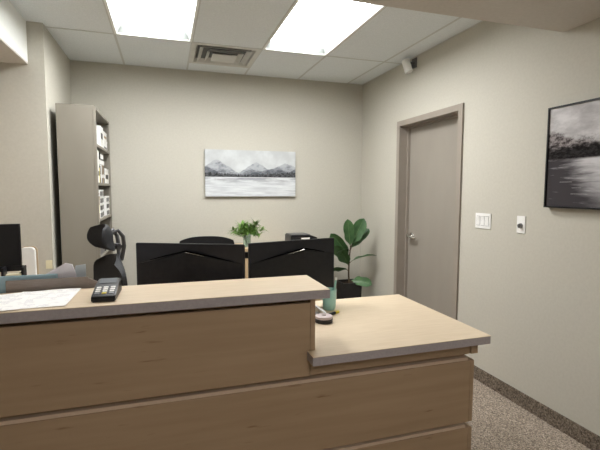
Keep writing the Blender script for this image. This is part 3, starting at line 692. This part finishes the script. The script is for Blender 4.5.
sbox('storage_box', 'black box at the far end of the shelf behind the chair headrest', 'box', 4.24, 4.60, z, z + .17, 'black', .2)

# ---------------------------------------------------------------- low cabinet with plant and printer
CYF, CH = 4.26, .866
t = thing('low_cabinet', 'light wood cabinet against the back wall behind the monitors', 'cabinet', (.58, CYF, 0))
def cb(name, a, b, m='cab_wood', bev=.0015, par=None): return box(name, tuple(p_ - q for p_, q in zip(a, (.58, CYF, 0))), tuple(p_ - q for p_, q in zip(b, (.58, CYF, 0))), m, par or t, bev)
cb('cabinet_top', (.58, CYF - .02, CH - .028), (1.60, BY - .015, CH)); cb('side_panel', (.60, CYF + .02, 0), (.62, BY - .02, CH - .029)); cb('side_panel', (1.56, CYF + .02, 0), (1.58, BY - .02, CH - .029))
cb('back_panel', (.621, BY - .03, .08), (1.559, BY - .02, CH - .029)); cb('cabinet_floor', (.621, CYF + .02, .08), (1.559, BY - .031, .10)); cb('niche_shelf', (.621, CYF + .02, .742), (1.559, BY - .031, .762))
cb('kick_plate', (.621, CYF + .05, 0), (1.559, CYF + .065, .079), 'black')
for k in range(3):
    a_ = .60 + k * .327; d_ = cb('cabinet_door', (a_ + .002, CYF, .085), (a_ + .325, CYF + .018, .760))
    bm = B(); tube(bm, [(a_ + .29 - .58, 0, .60), (a_ + .29 - .58, -.025, .605), (a_ + .29 - .58, -.025, .695), (a_ + .29 - .58, 0, .70)], .005, 8); obj('door_pull', bm, 'chrome', d_, True)
tag(box('document_tray', (.66, 4.30, .763), (.95, 4.60, .825), 'black', bev=.003), 'black tray in the open slot under the cabinet top', 'tray')

t = thing('desktop_printer', 'small dark printer on the cabinet showing above the right monitor', 'printer', (1.395, 4.46, CH))
bm = B(); prism(bm, [(-.125, 0), (.175, 0), (.175, .082), (.11, .108), (-.12, .112), (-.125, .105)], -.12, .12, 'Y', .006); obj('printer_body', bm, 'black', t, True)
box('paper_slot', (-.01, -.1235, .070), (.085, -.1205, .086), 'plastic_white', t)
box('scanner_lid', (-.115, -.115, .1125), (.10, .115, .118), 'grey_plastic', t, .003)

def blade(bm, base, d, ln, wd, droop, n=7, prof=None, fold=.15, side=None):
    """a leaf: strip along a drooping curve with a width profile"""
    base = Vector(base); d = Vector(d).normalized(); hz_ = Vector((d.x, d.y, 0))
    side = side or (Vector((-d.y, d.x, 0)).normalized() if hz_.length > .05 else Vector((1, 0, 0)))
    prev = None; p = base.copy(); dd = d.copy(); rows_ = []
    for i in range(n + 1):
        t_ = i / n; w2 = wd / 2 * (prof(t_) if prof else math.sin(min(1, t_ * 1.15 + .12) * PI * .98) ** .7 if t_ < 1 else .02)
        nrm = side.cross(dd).normalized()
        rows_.append([bm.verts.new(p - side * w2 + nrm * w2 * fold), bm.verts.new(p), bm.verts.new(p + side * w2 + nrm * w2 * fold)])
        p = p + dd * (ln / n); dd = (dd + Vector((0, 0, -droop / n))).normalized()
    for A, C in zip(rows_, rows_[1:]):
        for k in range(2): bm.faces.new((A[k], A[k + 1], C[k + 1], C[k]))
def thick(bm, th):
    bmesh.ops.recalc_face_normals(bm, faces=bm.faces); bmesh.ops.solidify(bm, geom=bm.faces[:], thickness=th)

t = thing('bamboo_plant', 'bushy green leafy plant in a glass vase on the cabinet between the monitors', 'plant', (.812, 4.42, CH))
bm = B(); lathe(bm, [(.001, 0), (.038, 0), (.040, .004), (.042, .135), (.039, .135), (.036, .008), (.001, .008)], n=28, cap=False); obj('glass_vase', bm, 'glass', t, True)
bm = B()
rnd = random.Random(11); tips = []
for k in range(11):
    a = rnd.uniform(0, 2 * PI); r_ = rnd.uniform(.01, .10); hgt = rnd.uniform(.16, .25)
    x, y = r_ * math.cos(a), r_ * math.sin(a) * .6
    tube(bm, [(x * .15, y * .15, .012), (x * .3, y * .3, .10), (x, y, hgt)], [.0045, .004, .0025], 6); tips.append((x, y, hgt))
for x in (-.15, .175): tube(bm, [(0.01 * x / abs(x), 0, .02), (x * .25, 0, .15), (x * .7, -.01, .20), (x, -.01, .195)], [.004, .003, .0025, .002], 6); tips.append((x, -.01, .195))
tube(bm, [(.01, 0, .02), (.03, 0, .14), (.09, 0, .26), (.11, 0, .275)], [.004, .003, .0025, .002], 6); tips.append((.11, 0, .255))
tube(bm, [(-.01, 0, .02), (-.02, 0, .14), (-.035, 0, .265)], [.004, .003, .002], 6); tips.append((-.035, 0, .24))
for x, zz in ((-.105, .145), (-.06, .15), (.10, .15), (.14, .135), (-.13, .17)):
    tube(bm, [(0.01 * x / abs(x), 0, .02), (x * .3, 0, .14), (x, -.01, zz)], [.004, .003, .002], 6); tips.append((x, -.01, zz))
obj('stalks', bm, 'grassy', t, True)
bm = B()
for q in tips:
    for k in range(17):
        a = rnd.uniform(0, 2 * PI); el = rnd.uniform(-.3, 1.0)
        b_ = Vector(q) * rnd.uniform(.80, 1.0)
        blade(bm, b_, (math.cos(a) * math.cos(el), math.sin(a) * math.cos(el), math.sin(el)), rnd.uniform(.06, .11), rnd.uniform(.013, .020), rnd.uniform(.4, 1.4))
for k in range(120):
    a = rnd.uniform(0, 2 * PI); el = rnd.uniform(-.2, 1.2); b_ = Vector((rnd.uniform(-.05, .09), rnd.uniform(-.04, .04), rnd.uniform(.12, .215)))
    blade(bm, b_, (math.cos(a) * math.cos(el), math.sin(a) * math.cos(el), math.sin(el)), rnd.uniform(.06, .10), rnd.uniform(.016, .025), rnd.uniform(.4, 1.0))
thick(bm, .0006); obj('foliage', bm, 'grassy', t)

# fiddle leaf fig on the floor in the corner
FX, FYY = 1.922, 4.28
t = thing('fiddle_leaf_fig', 'broad-leaved fig plant in a tall black planter in the back corner', 'plant', (FX, FYY, 0))
bm = B(); prism(bm, [(-.085, -.085), (.085, -.085), (.085, .085), (-.085, .085)], 0, .02)
R = []
for a, z in ((.095, .02), (.108, .458), (.098, .458), (.096, .42), (.0, .42)):
    R.append([bm.verts.new((sx * a, sy * a, z)) for sx, sy in ((-1, -1), (1, -1), (1, 1), (-1, 1))])
for A, C in zip(R[:4], R[1:4]):
    for k in range(4): bm.faces.new((A[k], A[(k + 1) % 4], C[(k + 1) % 4], C[k]))
bmesh.ops.delete(bm, geom=[v for v in R[4]], context='VERTS'); bm.faces.new(R[3])
obj('planter', bm, 'pot', t)
box('soil', (-.095, -.095, .4205), (.095, .095, .435), 'soil', t)
ST = [(.0, 0, .43), (-.006, 0, .56), (.004, .005, .72), (.012, .0, .82), (.014, 0, .88)]
bm = B(); tube(bm, ST, [.010, .009, .008, .007, .004], 10)
def fid(t_):   # fiddle outline: small lobe, waist, big rounded end
    return (.34 * math.sin(min(t_ / .45, 1) * PI) ** .8 * (1 if t_ < .45 else 0) + 1.0 * max(0, math.sin(max(0, (t_ - .12)) / .88 * PI)) ** .62 * (.45 + .55 * t_) * 1.12) if 0 < t_ < 1 else .03
# base point, tip direction, length, width, droop, side axis (world)
LV = [((.012, -.005, .83), (-.16, -.10, 1), .30, .135, .1, (.95, -.3, 0)),
      ((.014, -.01, .85), (.42, -.12, 1), .31, .165, .12, (.90, -.42, .1)),
      ((.014, .01, .81), (.66, .05, .72), .30, .14, .25, (.55, -.75, -.4)),
      ((.008, .0, .81), (-.85, -.45, .12), .19, .13, .35, (.35, -.70, .62)),
      ((.004, .0, .72), (-.62, .10, .95), .32, .17, .35, (.65, -.65, .3)),
      ((.0, .0, .67), (.95, -.15, .45), .30, .12, .55, (.2, -.9, .28)),
      ((.0, .0, .58), (-.90, .0, .35), .27, .15, .8, (.1, -.85, .5)),
      ((-.02, -.05, .478), (.80, -.50, .0), .225, .125, .30, (.10, -.62, -.75)),
      ((.0, .02, .70), (-.4, .8, .5), .24, .15, .6, (.8, .5, 0)),
      ((-.002, .0, .62), (-.55, -.15, 1.1), .30, .17, .75, (.7, -.65, .3))]
for (b_, d_, ln, wd, dr, sd) in LV: tube(bm, [Vector(b_) - Vector((0, 0, .015)), Vector(b_) + Vector(d_).normalized() * .03], [.004, .003], 6)
obj('trunk', bm, 'stem', t, True)
for (b_, d_, ln, wd, dr, sd) in LV:
    bm = B(); b_ = Vector(b_) + Vector(d_).normalized() * .025; dd = Vector(d_).normalized(); side = Vector(sd); side = (side - dd * side.dot(dd)).normalized()
    n = 14; p_ = b_.copy(); rows_ = []; mid = []
    for i in range(n + 1):
        t_ = i / n; w2 = wd / 2 * fid(t_); nr = side.cross(dd).normalized()
        rr = []
        for k in range(-3, 4):
            u_ = k / 3; rr.append(bm.verts.new(p_ + side * w2 * u_ + nr * (abs(u_) ** 1.3 * w2 * .28 + math.sin(t_ * 15 + k) * .0035 * abs(u_))))
        rows_.append(rr); mid.append(p_ + nr * 0); p_ = p_ + dd * (ln / n); dd = (dd + Vector((0, 0, -dr / n))).normalized()
        side = (side - dd * side.dot(dd)).normalized()
    for A, C in zip(rows_, rows_[1:]):
        for k in range(6): bm.faces.new((A[k], A[k + 1], C[k + 1], C[k]))
    thick(bm, .0012)
    lf = obj('leaf', bm, 'fig', t, True)
    bm = B(); tube(bm, mid[:-2], [.0028 - .0001 * i for i in range(len(mid) - 2)], 6); obj('midrib', bm, 'vein', lf, True)

# ---------------------------------------------------------------- alcove desk at the left
t = thing('alcove_desk', 'light wood desk standing against the alcove wall at the left', 'desk', (-1.7, 3.3, 0))
bm = B(); bx(bm, -.95, -.25, .742, .80, .468, .776, .002); obj('desk_top', bm, 'laminate', t, True)
for x in (-.93, .75): box('desk_leg_panel', (x, -.22, 0), (x + .025, .44, .741), 'cab_wood', t, .001)
DZT = .776
# monitor with its edge showing
t = thing('computer_monitor', 'black monitor on the alcove desk, cut off by the left edge of the photo', 'monitor', (-1.18, 3.31, DZT), .10, None)
bm = B(); bx(bm, -.265, 0, .152, .232, .03, .452, .003); obj('screen_panel', bm, 'black', t, True)
box('screen', (-.258, -.0015, .16), (.225, -.0005, .445), new_mat('dark_screen', (.004, .004, .005), .6), t)
box('stand_neck', (-.03, .031, .01), (.03, .055, .28), 'black', t, .004); bm = B(); bx(bm, -.11, -.07, 0, .11, .12, .010, .004); obj('stand_base', bm, 'black', t, True)
# desk sorter: black uprights with cream cards
t = thing('desk_sorter', 'black desk sorter holding cream cards under the left monitor', 'sorter', (-.952, 3.175, DZT), .1)
bm = B(); bx(bm, -.10, -.05, 0, .065, .05, .008, .002)
for x in (-.10, -.058, .052): bx(bm, x, -.05, .008, x + .014, .05, .185, .003)
bx(bm, -.10, .043, .148, .065, .05, .185, .002); prism(bm, [(-.045, .008), (-.02, .008), (.01, .08), (.05, .13), (.05, .155), (-.01, .11)], .030, .036, 'Y')
obj('sorter_body', bm, 'black', t)
box('cards', (-.040, -.02, .009), (.048, .012, .138), 'cream', t, .001)
t = thing('white_router', 'white upright router with rounded corners on the alcove desk beside the monitor', 'router', (-.985, 3.62, DZT), 0)
bm = B(); pts = []
for cx_, cz_, a0 in ((.018, .20, 0), (-.018, .20, 90)):
    for k in range(5): a = math.radians(a0 + k * 22.5); pts.append((cx_ + .032 * math.cos(a), .225 - .0 + .032 * math.sin(a)))
pts += [(-.050, .002), (.050, .002)]
prism(bm, pts, -.022, .012, 'Y', .003); obj('router_shell', bm, 'plastic_white', t, True)
bm = B(); prism(bm, [(x * 1.12 + .004, z * 1.02) for x, z in pts], .0125, .024, 'Y', .002); o = obj('router_back', bm, 'tan', t, True); o['label'] = 'tan back shell'
tag(box('cream_rectangle', (-.908, PY - .0015, .838), (-.862, PY - .0002, .905), 'cream'), 'cream rectangle on the wall above the alcove desk', 'note')  # thin cream rectangle set flat on the alcove wall
